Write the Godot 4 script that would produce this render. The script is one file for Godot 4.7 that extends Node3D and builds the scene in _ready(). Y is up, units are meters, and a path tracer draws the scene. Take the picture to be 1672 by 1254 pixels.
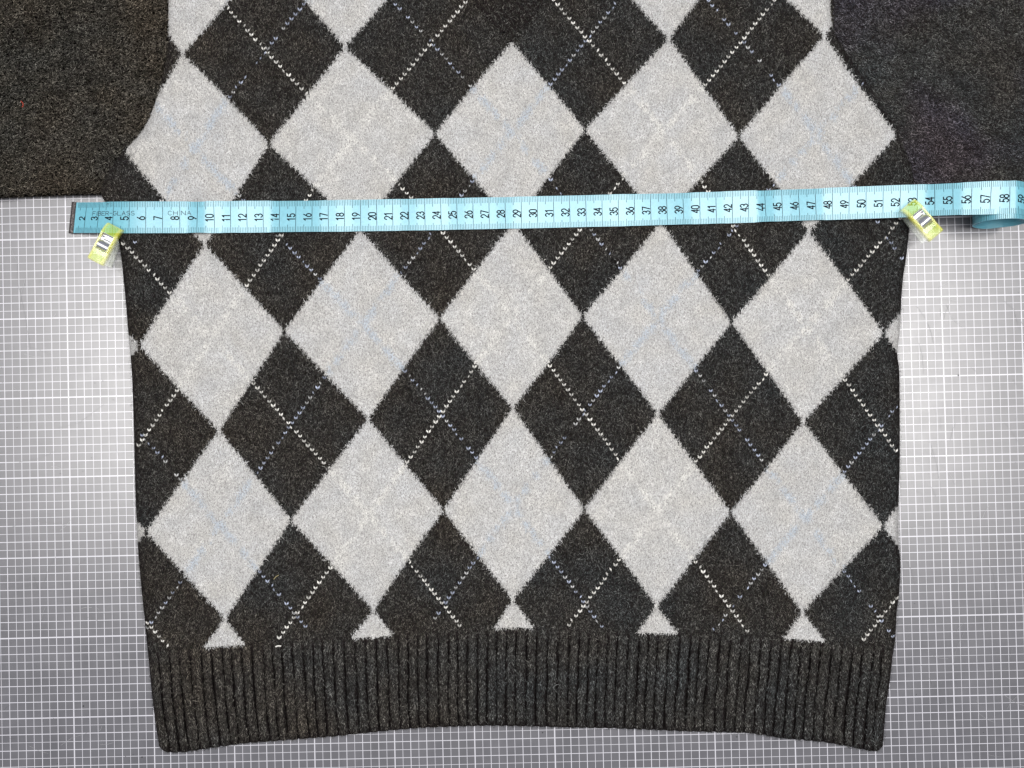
extends Node3D
# A felted argyle sweater laid flat on a grid-printed cutting mat, measured with a cyan tape and held by two clips.
# Picture measurements are turned into real places on real heights with spot(px, py, height).

const FOCAL := 1304.0        # focal length in photograph pixels (1672 wide)
const TILT := 0.0135
const HIGH := 0.5002
const PX := 0.000385         # metres per photograph pixel on the mat
var cam_at: Vector3
var cam_f: Vector3
var cam_d: Vector3
var rng := RandomNumberGenerator.new()
var noise := FastNoiseLite.new()
var M := {}

# ------------------------------------------------------------------ small helpers
func spot(px: float, py: float, h: float) -> Vector3:
	var d := cam_f * FOCAL + Vector3(px - 836.0, 0, 0) + cam_d * (py - 627.0)
	return cam_at + d * ((h - cam_at.y) / d.y)

func lin(r: float, g: float, b: float) -> Color:
	return Color(r, g, b)

func srgb(r: float, g: float, b: float, a := 1.0) -> Color:
	return Color(r / 255.0, g / 255.0, b / 255.0, a)

func follow(table: PackedVector2Array, x: float) -> float:
	var n := table.size()
	if x <= table[0].x:
		return table[0].y
	for i in range(1, n):
		if x <= table[i].x:
			var a := table[i - 1]
			var b := table[i]
			return a.y + (b.y - a.y) * (x - a.x) / (b.x - a.x)
	return table[n - 1].y

func curve(table: PackedVector2Array, x: float) -> float:
	# smooth (Catmull-Rom) reading of a table
	var n := table.size()
	if x <= table[0].x:
		return table[0].y
	if x >= table[n - 1].x:
		return table[n - 1].y
	var i := 1
	while x > table[i].x:
		i += 1
	var p1 := table[i - 1]
	var p2 := table[i]
	var p0 := table[maxi(i - 2, 0)]
	var p3 := table[mini(i + 1, n - 1)]
	var w := p2.x - p1.x
	var m1 := (p2.y - p0.y) / maxf(p2.x - p0.x, 0.001) * w
	var m2 := (p3.y - p1.y) / maxf(p3.x - p1.x, 0.001) * w
	var t := (x - p1.x) / w
	var t2 := t * t
	var t3 := t2 * t
	return (2 * t3 - 3 * t2 + 1) * p1.y + (t3 - 2 * t2 + t) * m1 + (-2 * t3 + 3 * t2) * p2.y + (t3 - t2) * m2

func thing(called: String, label: String, category: String, group := "") -> Node3D:
	var o := Node3D.new()
	o.name = called
	add_child(o, true)
	o.set_meta("label", label)
	o.set_meta("category", category)
	if group:
		o.set_meta("group", group)
	return o

func place(called: String, mesh: Mesh, parent: Node) -> MeshInstance3D:
	var o := MeshInstance3D.new()
	o.name = called
	o.mesh = mesh
	parent.add_child(o, true)
	return o

func baked(st: SurfaceTool, material: Material) -> ArrayMesh:
	st.set_material(material)
	return st.commit()

func start() -> SurfaceTool:
	var st := SurfaceTool.new()
	st.begin(Mesh.PRIMITIVE_TRIANGLES)
	return st

func flat_quad(st: SurfaceTool, a: Vector3, b: Vector3, c: Vector3, d: Vector3, n := Vector3.UP) -> void:
	for p in [a, b, c, a, c, d]:
		st.set_normal(n)
		st.add_vertex(p)

func quad(st: SurfaceTool, a: Vector3, b: Vector3, c: Vector3, d: Vector3) -> void:
	var n := (c - a).cross(b - a).normalized()
	flat_quad(st, a, b, c, d, n)

func plain(color: Color, rough: float, spec := 0.5) -> StandardMaterial3D:
	var m := StandardMaterial3D.new()
	m.albedo_color = color
	m.roughness = rough
	m.metallic_specular = spec
	return m

func grain(freq: float, lo: float, hi: float, size := 512, kind := FastNoiseLite.TYPE_SIMPLEX_SMOOTH, oct := 4) -> NoiseTexture2D:
	var n := FastNoiseLite.new()
	n.seed = int(freq * 10000.0) + size
	n.noise_type = kind
	n.frequency = freq
	n.fractal_octaves = oct
	var t := NoiseTexture2D.new()
	t.width = size
	t.height = size
	t.seamless = true
	t.noise = n
	var g := Gradient.new()
	g.set_color(0, Color(lo, lo, lo))
	g.set_color(1, Color(hi, hi, hi))
	t.color_ramp = g
	return t

# ------------------------------------------------------------------ scene
func _ready() -> void:
	rng.seed = 20240
	noise.seed = 11
	noise.frequency = 1.0
	noise.fractal_octaves = 3
	# camera: a phone held about half a metre above the table, looking almost straight down
	cam_f = Vector3(0, -cos(atan(TILT)), -sin(atan(TILT)))
	cam_d = Vector3(0, -sin(atan(TILT)), cos(atan(TILT)))
	cam_at = -cam_f * HIGH
	var cam := Camera3D.new()
	cam.fov = rad_to_deg(2.0 * atan(627.0 / FOCAL))
	cam.near = 0.02
	cam.far = 20.0
	add_child(cam)
	cam.transform = Transform3D(Basis(Vector3.RIGHT, -cam_d, -cam_f), cam_at)
	cam.current = true
	# the dim room
	var e := Environment.new()
	e.background_mode = Environment.BG_COLOR
	e.background_color = Color(0.25, 0.265, 0.31).linear_to_srgb()
	e.tonemap_mode = Environment.TONE_MAPPER_LINEAR
	e.tonemap_exposure = 1.0
	e.sdfgi_enabled = true
	e.ssao_enabled = true
	e.ssil_enabled = true
	var we := WorldEnvironment.new()
	we.environment = e
	add_child(we)
	# the ceiling light over the table: long, diffuse
	var lamp := AreaLight3D.new()
	lamp.name = "ceiling_light"
	lamp.area_normalize_energy = false
	lamp.area_size = Vector2(2.35, 0.84)
	lamp.light_energy = 2.5
	lamp.light_color = Color(1.0, 0.99, 0.975)
	lamp.area_range = 6.0
	lamp.area_attenuation = 2.0
	lamp.shadow_enabled = true
	add_child(lamp)
	lamp.transform = Transform3D(Basis(Vector3.RIGHT, -PI / 2), Vector3(0.03, 1.5, -0.10))

	materials()
	table_and_mat()
	lattice()
	sweater()
	tape()
	clips()
	scraps()

func materials() -> void:
	var w := plain(Color.WHITE, 1.0, 0.15)
	w.vertex_color_use_as_albedo = true
	M.wool = w
	var wb := plain(Color.WHITE, 1.0, 0.1)
	wb.vertex_color_use_as_albedo = true
	wb.albedo_texture = grain(0.09, 0.55, 1.0, 512, FastNoiseLite.TYPE_SIMPLEX_SMOOTH, 3)
	wb.uv1_triplanar = true
	wb.uv1_world_triplanar = true
	wb.uv1_scale = Vector3(18, 18, 18)
	M.wool_ground = wb

# ------------------------------------------------------------------ table and cutting mat
func table_and_mat() -> void:
	var tm := plain(srgb(150, 140, 128), 0.5)
	tm.albedo_texture = grain(0.02, 0.8, 1.0, 512)
	tm.uv1_triplanar = true
	tm.uv1_scale = Vector3(2, 2, 2)
	var bm := BoxMesh.new()
	bm.size = Vector3(2.2, 0.03, 1.6)
	bm.material = tm
	var table := place("table_top", bm, self)
	table.position = Vector3(0, -0.0182, 0)
	table.set_meta("kind", "structure")

	var a := spot(112, 648.6, 0)
	var b := spot(1541, 614, 0)
	var along := (b - a).normalized()
	var mat := thing("cutting_mat", "grey cutting mat printed with a white square grid under the sweater", "cutting mat")
	mat.transform = Transform3D(Basis(along, Vector3.UP, along.cross(Vector3.UP)), a)
	var unit := a.distance_to(b) / 55.0          # one printed centimetre
	var x0 := -32.0
	var x1 := 88.0
	var z0 := -42.0
	var z1 := 43.0
	var mm := plain(srgb(88, 87, 92), 0.40, 0.70)
	mm.albedo_texture = grain(0.012, 0.86, 1.0, 1024, FastNoiseLite.TYPE_SIMPLEX_SMOOTH, 5)
	mm.uv1_triplanar = true
	mm.uv1_scale = Vector3(3.1, 3.1, 3.1)
	mm.roughness_texture = grain(0.03, 0.29, 0.39, 512)
	mm.roughness = 1.0
	mm.clearcoat_enabled = true
	mm.clearcoat = 1.0
	mm.clearcoat_roughness = 0.27
	var st := start()
	var e := 0.0012
	var lo := Vector3(x0 * unit, -0.003, z0 * unit)
	var hi := Vector3(x1 * unit, 0, z1 * unit)
	var rings := [[0.0, -0.003], [0.0, -e], [e, 0.0]]
	for i in 2:
		var p := []
		for k in 2:
			var r = rings[i + k]
			p.append([Vector3(lo.x + r[0], r[1], lo.z + r[0]), Vector3(hi.x - r[0], r[1], lo.z + r[0]), Vector3(hi.x - r[0], r[1], hi.z - r[0]), Vector3(lo.x + r[0], r[1], hi.z - r[0])])
		for k in 4:
			quad(st, p[1][k], p[1][(k + 1) % 4], p[0][(k + 1) % 4], p[0][k])
	flat_quad(st, Vector3(lo.x + e, 0, lo.z + e), Vector3(hi.x - e, 0, lo.z + e), Vector3(hi.x - e, 0, hi.z - e), Vector3(lo.x + e, 0, hi.z - e))
	place("mat_sheet", baked(st, mm), mat)
	# the printed lines: every half centimetre, heavier at whole and at five centimetres
	var white := plain(srgb(184, 183, 190), 0.36, 0.70)
	white.clearcoat_enabled = true
	white.clearcoat = 1.0
	white.clearcoat_roughness = 0.27
	st = start()
	for way in 2:
		var from := x0 if way == 0 else z0
		var to := x1 if way == 0 else z1
		var lift := 0.00006 if way == 0 else 0.0001
		for k in range(int(ceil((from + 1.0) * 2)), int(floor((to - 1.0) * 2)) + 1):
			var at := k * 0.5 * unit
			var w := 0.00017
			if k % 10 == 0:
				w = 0.00040
			elif k % 2 == 0:
				w = 0.00025
			w *= rng.randf_range(0.8, 0.98)
			if way == 0:
				flat_quad(st, Vector3(at - w, lift, (z0 + 1) * unit), Vector3(at + w, lift, (z0 + 1) * unit), Vector3(at + w, lift, (z1 - 1) * unit), Vector3(at - w, lift, (z1 - 1) * unit))
			else:
				flat_quad(st, Vector3((x0 + 1) * unit, lift, at - w), Vector3((x1 - 1) * unit, lift, at - w), Vector3((x1 - 1) * unit, lift, at + w), Vector3((x0 + 1) * unit, lift, at + w))
	var grid := place("printed_grid", baked(st, white), mat)
	grid.set_meta("kind", "stuff")
	# knife marks and specks of wear
	var inv := mat.transform.affine_inverse()
	var marks := [[[28, 430], [31, 470], [40, 510], [50, 570]], [[62, 462], [80, 448], [104, 430]], [[40, 565], [62, 570], [84, 580]], [[1497, 500], [1504, 510], [1511, 520]], [[1515, 528], [1521, 545], [1524, 560]],
		[[1560, 690], [1556, 700], [1551, 720]], [[1640, 690], [1652, 705], [1668, 730]], [[1585, 600], [1590, 602], [1597, 612]], [[1500, 560], [1506, 580], [1508, 610]], [[1640, 492], [1655, 505], [1662, 530]], [[1518, 720], [1530, 760], [1536, 800]],
		[[960, 1205], [970, 1208], [985, 1210]], [[90, 700], [130, 690], [170, 660]], [[20, 860], [60, 850], [110, 858]], [[1600, 900], [1620, 930], [1630, 980]], [[140, 1010], [160, 1000], [190, 1003]]]
	var worn := [plain(srgb(70, 70, 74), 0.42, 0.70), plain(srgb(128, 128, 131), 0.45, 0.70)]
	for m in worn:
		m.clearcoat_enabled = true
		m.clearcoat = 0.8
		m.clearcoat_roughness = 0.35
	for tone in 2:
		st = start()
		for k in 50:
			var m: Array
			if k < marks.size() and tone == 0:
				m = marks[k]
			else:
				var left := rng.randf() < 0.5
				var p := Vector2(rng.randf_range(-60, 200) if left else rng.randf_range(1480, 1740), rng.randf_range(300, 1260))
				var d := Vector2.from_angle(rng.randf() * TAU) * rng.randf_range(2, 14) * (1.0 if rng.randf() < 0.75 else 2.5)
				m = [[p.x, p.y], [p.x + d.x, p.y + d.y], [p.x + d.x * 1.8 + d.y * 0.2, p.y + d.y * 1.8 - d.x * 0.2]]
			var w := rng.randf_range(0.00006, 0.00013)
			for i in m.size() - 1:
				var p := inv * spot(m[i][0], m[i][1], 0)
				var q := inv * spot(m[i + 1][0], m[i + 1][1], 0)
				var s := (q - p).cross(Vector3.UP).normalized() * w
				var up := Vector3(0, 0.00014 + tone * 0.00003, 0)
				flat_quad(st, p - s + up, q - s * 0.7 + up, q + s * 0.7 + up, p + s + up)
		var sc := place("scratch_marks", baked(st, worn[tone]), mat)
		sc.set_meta("kind", "stuff")
	st = start()
	for k in 90:
		var left := rng.randf() < 0.5
		var c := inv * spot(rng.randf_range(-60, 220) if left else rng.randf_range(1470, 1740), rng.randf_range(330, 1260), 0)
		if k == 0:
			c = inv * spot(136, 1153, 0)
		elif k == 1:
			c = inv * spot(232, 1236, 0)
		elif k == 2:
			c = inv * spot(886, 1196, 0)
		elif k == 3:
			c = inv * spot(1203, 1203, 0)
		c.y = 0.00019
		var r := rng.randf_range(0.0001, 0.00028) if k > 4 else rng.randf_range(0.0004, 0.0006)
		for i in 6:
			for p in [c, c + Vector3(cos(i * TAU / 6), 0, sin(i * TAU / 6)) * r, c + Vector3(cos((i + 1) * TAU / 6), 0, sin((i + 1) * TAU / 6)) * r]:
				st.set_normal(Vector3.UP)
				st.add_vertex(p)
	var sp := place("specks", baked(st, plain(srgb(52, 52, 55), 0.8)), mat)
	sp.set_meta("kind", "stuff")

# ------------------------------------------------------------------ the argyle lattice in picture measures
const C0 := -3
const R0 := -5
const CN := 17
const RN := 14
var knots := PackedVector2Array()

func knot(c: int, r: int) -> Vector2:
	return knots[(r - R0) * CN + c - C0]

func lattice() -> void:
	var given := {
		0: [Vector2(298, 89), Vector2(563, 77), Vector2(836, 70), Vector2(1092, 64), Vector2(1346, 59)],
		1: [Vector2(203, 246), Vector2(439, 235), Vector2(711, 219), Vector2(955, 213), Vector2(1206, 223), Vector2(1464, 221)],
		2: [Vector2(335, 400), Vector2(588, 376), Vector2(838, 364), Vector2(1079, 363), Vector2(1320, 378)],
		3: [Vector2(228, 564), Vector2(464, 541), Vector2(718, 520), Vector2(951, 517), Vector2(1194, 527), Vector2(1443, 544)],
		4: [Vector2(358, 703), Vector2(601, 684), Vector2(837, 666), Vector2(1074, 676), Vector2(1311, 689)],
		5: [Vector2(239, 868), Vector2(475, 849), Vector2(724, 833), Vector2(954, 832), Vector2(1193, 836), Vector2(1442, 859)],
		6: [Vector2(368, 1010), Vector2(610, 996), Vector2(837, 979), Vector2(1072, 990), Vector2(1310, 1000)]}
	given[7] = []
	for p in given[5]:
		given[7].append(p + Vector2(4, 312))
	given[8] = []
	for p in given[6]:
		given[8].append(p + Vector2(4, 312))
	for r in [-1, -2, -3, -4, -5]:
		given[r] = []
		for p in given[r + 2]:
			given[r].append(p + Vector2(-4, -306))
	var full := {}
	for r in given:
		var row: Array = given[r]
		var first := 1 if r % 2 == 0 else 0
		for i in row.size():
			full[Vector2i(first + 2 * i, r)] = row[i]
		for k in 2:     # carry the lattice on past both side edges
			full[Vector2i(first - 2 - 2 * k, r)] = row[0] + (row[0] - row[1]) * (k + 1)
			full[Vector2i(first + 2 * row.size() + 2 * k, r)] = row[-1] + (row[-1] - row[-2]) * (k + 1)
	knots.resize(CN * RN)
	for r in range(R0, R0 + RN):
		for c in range(C0, C0 + CN):
			var at := Vector2i(c, r)
			if full.has(at):
				knots[(r - R0) * CN + c - C0] = full[at]
				continue
			var up_down := Vector2.ZERO
			var n := 0
			var sum := Vector2.ZERO
			# average of the opposite pairs that are known
			for pair in [[Vector2i(c - 1, r), Vector2i(c + 1, r)], [Vector2i(c, r - 1), Vector2i(c, r + 1)]]:
				if full.has(pair[0]) and full.has(pair[1]):
					sum += (full[pair[0]] + full[pair[1]]) * 0.5
					n += 1
			if n > 0:
				knots[(r - R0) * CN + c - C0] = sum / n
			else:
				knots[(r - R0) * CN + c - C0] = Vector2(198 + c * 124, 84 + r * 154)

func where(c: float, r: float) -> Vector2:
	var i := clampi(int(floor(c)), C0, C0 + CN - 2)
	var j := clampi(int(floor(r)), R0, R0 + RN - 2)
	var u := c - i
	var v := r - j
	var at := (j - R0) * CN + i - C0
	return (knots[at] * (1 - u) + knots[at + 1] * u) * (1 - v) + (knots[at + CN] * (1 - u) + knots[at + CN + 1] * u) * v

# ------------------------------------------------------------------ wool
class Wool:
	var v := PackedVector3Array()
	var n := PackedVector3Array()
	var c := PackedColorArray()
	var i := PackedInt32Array()

const LIGHT := 0
const DARK := 1
const RIB := 2
const SLEEVE := 3

func wool_tone(kind: int, p: Vector3) -> Color:
	# ground colour under the fuzz
	if kind == LIGHT:
		return Color(0.50, 0.49, 0.475)
	return Color(0.020, 0.0185, 0.0165)

func hair_color(kind: int, p: Vector3, tint: float) -> Color:
	var q := rng.randf()
	if kind == LIGHT:
		var v := 0.62
		if q < 0.24:
			v = rng.randf_range(0.36, 0.52)
		elif q < 0.74:
			v = rng.randf_range(0.52, 0.67)
		else:
			v = rng.randf_range(0.67, 0.80)
		v *= 0.94
		return Color(v, v * 0.99, v * 0.975)
	var d := 0.0
	if q < 0.60:
		d = rng.randf_range(0.011, 0.032)
	elif q < 0.90:
		d = rng.randf_range(0.034, 0.085)
	else:
		d = rng.randf_range(0.09, 0.23)
	if kind == RIB:
		d *= 1.22
	elif kind == SLEEVE:
		d *= 1.1
	else:
		d *= 0.93
	var c := Color(d * (1.02 + tint * 0.09), d * 0.995, d * (0.92 - tint * 0.08))
	if kind == SLEEVE and p.x > 0.2:
		# a plum cast on the right sleeve
		var plum := clampf(noise.get_noise_2d(p.x * 9.0, p.z * 9.0) * 2.0 + 0.5, 0.0, 1.0)
		c = Color(c.r * (1.0 + 0.05 * plum), c.g * (1.0 - 0.03 * plum), c.b * (1.0 + 0.22 * plum))
	elif kind == SLEEVE:
		c = Color(c.r * 1.05, c.g, c.b * 0.93)
	return c

# Adds loose fibres over one quad of the knit: each a thin bent spindle of two faces.
func fuzz(w: Wool, a: Vector3, b: Vector3, c: Vector3, d: Vector3, na: Vector3, nb: Vector3, count: float, kind: int, faint: int, flow: float, stand := 1.0) -> void:
	var many := int(count) + (1 if rng.randf() < count - floor(count) else 0)
	if many == 0:
		return
	var tint := clampf(noise.get_noise_3d(a.x * 16.0, 7.0, a.z * 16.0) * 1.6 - a.x * 1.3, -1.2, 1.2)
	var clump := noise.get_noise_3d(a.x * 85.0, 3.0, a.z * 85.0)
	var fine := noise.get_noise_3d(a.x * 270.0, 51.0, a.z * 270.0)
	var shade := noise.get_noise_3d(a.x * 38.0, 23.0, a.z * 38.0)
	var loose := 0.0009 if kind == LIGHT or kind == DARK else (0.0001 if kind == RIB else 0.0004)
	for k in many:
		var u := rng.randf()
		var t := rng.randf()
		var p := (a * (1 - u) + b * u) * (1 - t) + (d * (1 - u) + c * u) * t
		p += Vector3(rng.randf() - rng.randf(), 0, rng.randf() - rng.randf()) * loose
		var n := na * (1 - u) + nb * u
		var turn := flow + (rng.randf() - 0.5) * TAU * (0.22 if rng.randf() < (0.85 if kind == RIB else 0.45) else 1.0) + (PI if rng.randf() < 0.5 else 0.0)
		var far := rng.randf_range(0.0010, 0.0026)
		if rng.randf() < 0.012:
			far *= 2.2
		var dir := Vector3(cos(turn), 0, sin(turn))
		dir = dir - n * dir.dot(n)
		var side := dir.cross(n) * rng.randf_range(0.00005, 0.00013)
		var bend := dir.cross(n) * (rng.randf() - 0.5) * far * 0.9
		var rise := rng.randf_range(0.0001, 0.00072) * stand
		var mid := p + dir * far * 0.5 + bend * 0.5 + n * rise
		var tip := p + dir * far + n * (rise + rng.randf_range(-0.0005, 0.0004))
		var col := hair_color(kind, p, tint)
		if faint == 1:
			col = col.lerp(Color(0.41, 0.52, 0.66), 0.48)
		elif faint == 2:
			col = col.lerp(Color(0.83, 0.815, 0.77), 0.55)
		elif kind == LIGHT:
			col = col * (1.0 + clump * 0.16 + fine * 0.16)
			col = Color(col.r * (1.0 + shade * 0.025), col.g, col.b * (1.0 - shade * 0.05))
		else:
			col = col * (1.0 + clump * 0.3 + fine * 0.55)
		var f := w.v.size()
		var nn := (n + dir * (rng.randf() - 0.5) * 0.9 + side.normalized() * (rng.randf() - 0.5) * 0.9).normalized()
		w.v.append(p)
		w.v.append(mid - side)
		w.v.append(mid + side)
		w.v.append(tip)
		for x in 4:
			w.n.append(nn)
			w.c.append(col)
		w.i.append(f)
		w.i.append(f + 1)
		w.i.append(f + 2)
		w.i.append(f + 1)
		w.i.append(f + 3)
		w.i.append(f + 2)

func surface_of(w: Wool) -> Array:
	var a := []
	a.resize(Mesh.ARRAY_MAX)
	a[Mesh.ARRAY_VERTEX] = w.v
	a[Mesh.ARRAY_NORMAL] = w.n
	a[Mesh.ARRAY_COLOR] = w.c
	a[Mesh.ARRAY_INDEX] = w.i
	return a

func knit_mesh(ground: Wool, fibres: Wool) -> ArrayMesh:
	var m := ArrayMesh.new()
	if ground.i.size():
		m.add_surface_from_arrays(Mesh.PRIMITIVE_TRIANGLES, surface_of(ground))
		m.surface_set_material(m.get_surface_count() - 1, M.wool_ground)
	if fibres.i.size():
		m.add_surface_from_arrays(Mesh.PRIMITIVE_TRIANGLES, surface_of(fibres))
		m.surface_set_material(m.get_surface_count() - 1, M.wool)
	return m

func panel(w: Wool, a: Vector3, b: Vector3, c: Vector3, d: Vector3, na: Vector3, nb: Vector3, nc: Vector3, nd: Vector3, col: Color) -> void:
	var f := w.v.size()
	for p in [a, b, c, d]:
		w.v.append(p)
		w.c.append(col)
	for q in [na, nb, nc, nd]:
		w.n.append(q)
	for k in [0, 1, 2, 0, 2, 3]:
		w.i.append(f + k)

# how many fibres per square picture pixel at a place: full in the frame, thin outside
func fur(px: float, py: float) -> float:
	return 0.71 if px > -25 and px < 1697 and py > -25 and py < 1280 else 0.08

var left_edge := PackedVector2Array([Vector2(-600, 300), Vector2(-330, 290), Vector2(-100, 276), Vector2(62, 274), Vector2(110, 268), Vector2(180, 249), Vector2(215, 231), Vector2(247, 201), Vector2(275, 180), Vector2(300, 167), Vector2(318, 165), Vector2(330, 172), Vector2(390, 193), Vector2(440, 200), Vector2(500, 206),
	Vector2(550, 210), Vector2(590, 214), Vector2(650, 217), Vector2(720, 219), Vector2(800, 221), Vector2(870, 224), Vector2(930, 228), Vector2(1010, 236), Vector2(1080, 243), Vector2(1150, 250), Vector2(1200, 257), Vector2(1240, 264)])
var right_edge := PackedVector2Array([Vector2(-600, 1335), Vector2(-330, 1345), Vector2(-100, 1354), Vector2(0, 1356), Vector2(50, 1362), Vector2(95, 1390), Vector2(145, 1424), Vector2(185, 1447), Vector2(217, 1467), Vector2(245, 1478), Vector2(280, 1490), Vector2(330, 1489), Vector2(370, 1485), Vector2(417, 1480), Vector2(450, 1475),
	Vector2(484, 1472), Vector2(531, 1470), Vector2(578, 1465), Vector2(601, 1468), Vector2(651, 1469), Vector2(752, 1469), Vector2(829, 1467), Vector2(884, 1467), Vector2(918, 1470), Vector2(968, 1468), Vector2(1001, 1464), Vector2(1042, 1462), Vector2(1075, 1457), Vector2(1119, 1452), Vector2(1150, 1447), Vector2(1240, 1440)])
var hem_foot := PackedVector2Array([Vector2(200, 1216), Vector2(262, 1219), Vector2(267, 1225), Vector2(276, 1229), Vector2(300, 1228.5), Vector2(330, 1224), Vector2(400, 1214), Vector2(480, 1208), Vector2(556, 1202), Vector2(610, 1196), Vector2(650, 1192), Vector2(700, 1188), Vector2(800, 1185), Vector2(857, 1186), Vector2(930, 1188), Vector2(991, 1189), Vector2(1116, 1194),
	Vector2(1222, 1197), Vector2(1279, 1206), Vector2(1346, 1212), Vector2(1400, 1222), Vector2(1424, 1227), Vector2(1434, 1226), Vector2(1441, 1219), Vector2(1480, 1216)])

# the height of the laid sweater over the mat, before its edges round off
func loft(px: float, py: float) -> float:
	return 0.0076 + noise.get_noise_2d(px * 0.0042, py * 0.0042) * 0.0016 + noise.get_noise_2d(px * 0.018 + 40.0, py * 0.018) * 0.0006

func rounded(h: float, d: float, r: float, low: float) -> float:
	if d >= r:
		return h
	var q := 1.0 - maxf(d, 0.0) / r
	return h * (low + (1.0 - low) * sqrt(1.0 - q * q))

func body_height(px: float, py: float, xl: float, xr: float) -> float:
	var h := loft(px, py)
	var d := minf(px - xl, xr - px)
	if py < 318.0:
		# the sleeve seam: a shallow groove instead of a free edge
		return h - 0.0018 * exp(-d * d / 14.0)
	return rounded(h, d, 13.0, 0.42)

const HEM_R := 6.28
const KC := 40
const KR := 20

func sweater() -> void:
	var shirt := thing("sweater", "dark charcoal wool sweater with light grey argyle diamonds lying flat on the mat", "sweater")
	var nc := 12 * KC + 1
	var rows := []
	var r := -4.0
	while r < HEM_R - 0.001:
		rows.append(r)
		r += 1.0 / KR
	rows.append(HEM_R)
	var nr := rows.size()
	var pos := PackedVector3Array()
	var pix := PackedVector2Array()
	var side := PackedByteArray()
	pos.resize(nc * nr)
	pix.resize(nc * nr)
	side.resize(nc * nr)
	for j in nr:
		for k in nc:
			var p := where(-1.0 + float(k) / KC, rows[j])
			var xl := curve(left_edge, p.y)
			var xr := curve(right_edge, p.y)
			var at := j * nc + k
			side[at] = 0
			if p.x < xl:
				p.x = xl
				side[at] = 1
			elif p.x > xr:
				p.x = xr
				side[at] = 2
			pix[at] = p
			pos[at] = spot(p.x, p.y, body_height(p.x, p.y, xl, xr))
	var nor := PackedVector3Array()
	nor.resize(nc * nr)
	for j in nr:
		for k in nc:
			var at := j * nc + k
			var dx := pos[at + (1 if k < nc - 1 else 0)] - pos[at - (1 if k > 0 else 0)]
			var dz := pos[at + (nc if j < nr - 1 else 0)] - pos[at - (nc if j > 0 else 0)]
			var n := dz.cross(dx)
			nor[at] = n.normalized() if n.length_squared() > 1e-16 and dx.length_squared() > 1e-10 else Vector3.UP
			if nor[at].y < 0.05:
				nor[at] = Vector3.UP
	# sort the knit into its diamonds
	var cells := {}
	for j in nr - 1:
		var ri := floori((rows[j] + 0.0005) * KR)
		var rr := (ri + 0.5) / KR
		for k in nc - 1:
			var at := j * nc + k
			if side[at] != 0 and side[at] == side[at + 1] and side[at + nc] == side[at] and side[at + nc + 1] == side[at]:
				continue
			var cc := roundf((-1.0 + (k + 0.5) / KC) * 20.0) / 20.0
			var half := -rr * 1.06 + 0.02
			var key: Vector3i
			if rr < 0.0 and absf(cc - 5.0) < half:
				if absf(cc - 5.0) < half - 0.55:
					continue                 # the opening of the neck
				key = Vector3i(99, 99, 0)
			else:
				var a0 := 2 * roundi((cc + rr) * 0.5)
				var b0 := 2 * roundi((cc - rr) * 0.5)
				key = Vector3i((a0 + b0) / 2, (a0 - b0) / 2, 0)
				if rr < 2.0 and (key.x < 0 or key.x > 10):
					key = Vector3i(0 if key.x < 0 else 10, 0 if rr < 1.0 else 2, 0)
			if not cells.has(key):
				cells[key] = PackedInt32Array()
			cells[key].append(at)
	for key in cells:
		var list: PackedInt32Array = cells[key]
		var light: bool = key.x % 2 != 0 and key.x < 90
		var kind := LIGHT if light else DARK
		var collar: bool = key.x == 99
		var g := Wool.new()
		var w := Wool.new()
		var tone := wool_tone(kind, Vector3.ZERO)
		for at in list:
			var a := pos[at]
			var b := pos[at + 1]
			var c := pos[at + nc + 1]
			var d := pos[at + nc]
			var na := nor[at]
			var nb := nor[at + 1]
			var j := at / nc
			var k := at % nc
			if collar:
				# ribs that follow the slanting neck edge
				var lift := []
				for o in [0, 1, nc + 1, nc]:
					var m = at + o
					var cc := -1.0 + float(m % nc) / KC
					var rr: float = rows[m / nc]
					var into := (-rr * 1.06 + 0.02) - absf(cc - 5.0)
					lift.append(Vector3(0, 0.0024 * sin(into * TAU / 0.11) + 0.0006, 0))
				a += lift[0]
				b += lift[1]
				c += lift[2]
				d += lift[3]
			panel(g, a, b, c, d, na, nb, nor[at + nc + 1], nor[at + nc], tone)
			var area := absf((pix[at + 1].x - pix[at].x + pix[at + nc + 1].x - pix[at + nc].x) * 0.5 * (pix[at + nc].y - pix[at].y))
			var faint := 0
			if light:
				var cc := -1.0 + (k + 0.5) / KC
				var rr: float = rows[j] + 0.5 / KR
				var da := absf(cc + rr - (key.x + key.y))
				var db := absf(cc - rr - (key.x - key.y))
				if da < 0.045 or db < 0.045:
					var on := noise.get_noise_2d(pix[at].x * 0.045, pix[at].y * 0.045)
					if on > -0.1:
						faint = 1 if posmod(key.x - key.y, 4) == 0 else 2
			fuzz(w, a, b, c, d, na, nb, area * fur(pix[at].x, pix[at].y), kind, faint, 1.57)
			# the folded side of the sweater, down to the mat
			for way in 2:
				var here: bool = side[at] == 1 and side[at + 1] == 0 if way == 0 else side[at + 1] == 2 and side[at] == 0
				if not here or pix[at].y < 316.0:
					continue
				var top0: int = at if way == 0 else at + 1
				var f0 := edge_foot(pix[top0].y, way == 0)
				var f1 := edge_foot(pix[top0 + nc].y, way == 0)
				var out := Vector3(-1 if way == 0 else 1, 0.1, 0).normalized()
				panel(g, pos[top0], pos[top0 + nc], f1, f0, out, out, out, out, tone)
				fuzz(w, pos[top0], f0, f1, pos[top0 + nc], out, out, 26.0, kind, 0, 1.57, 2.6)
		var called := "light_diamond" if light else "dark_diamond"
		if collar:
			called = "neck_ribbing"
		var o := place(called, knit_mesh(g, w), shirt)
		if not light and not collar:
			overcheck(o, key.x, key.y)
	# inside of the back, seen through the neck opening
	var back := start()
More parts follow.
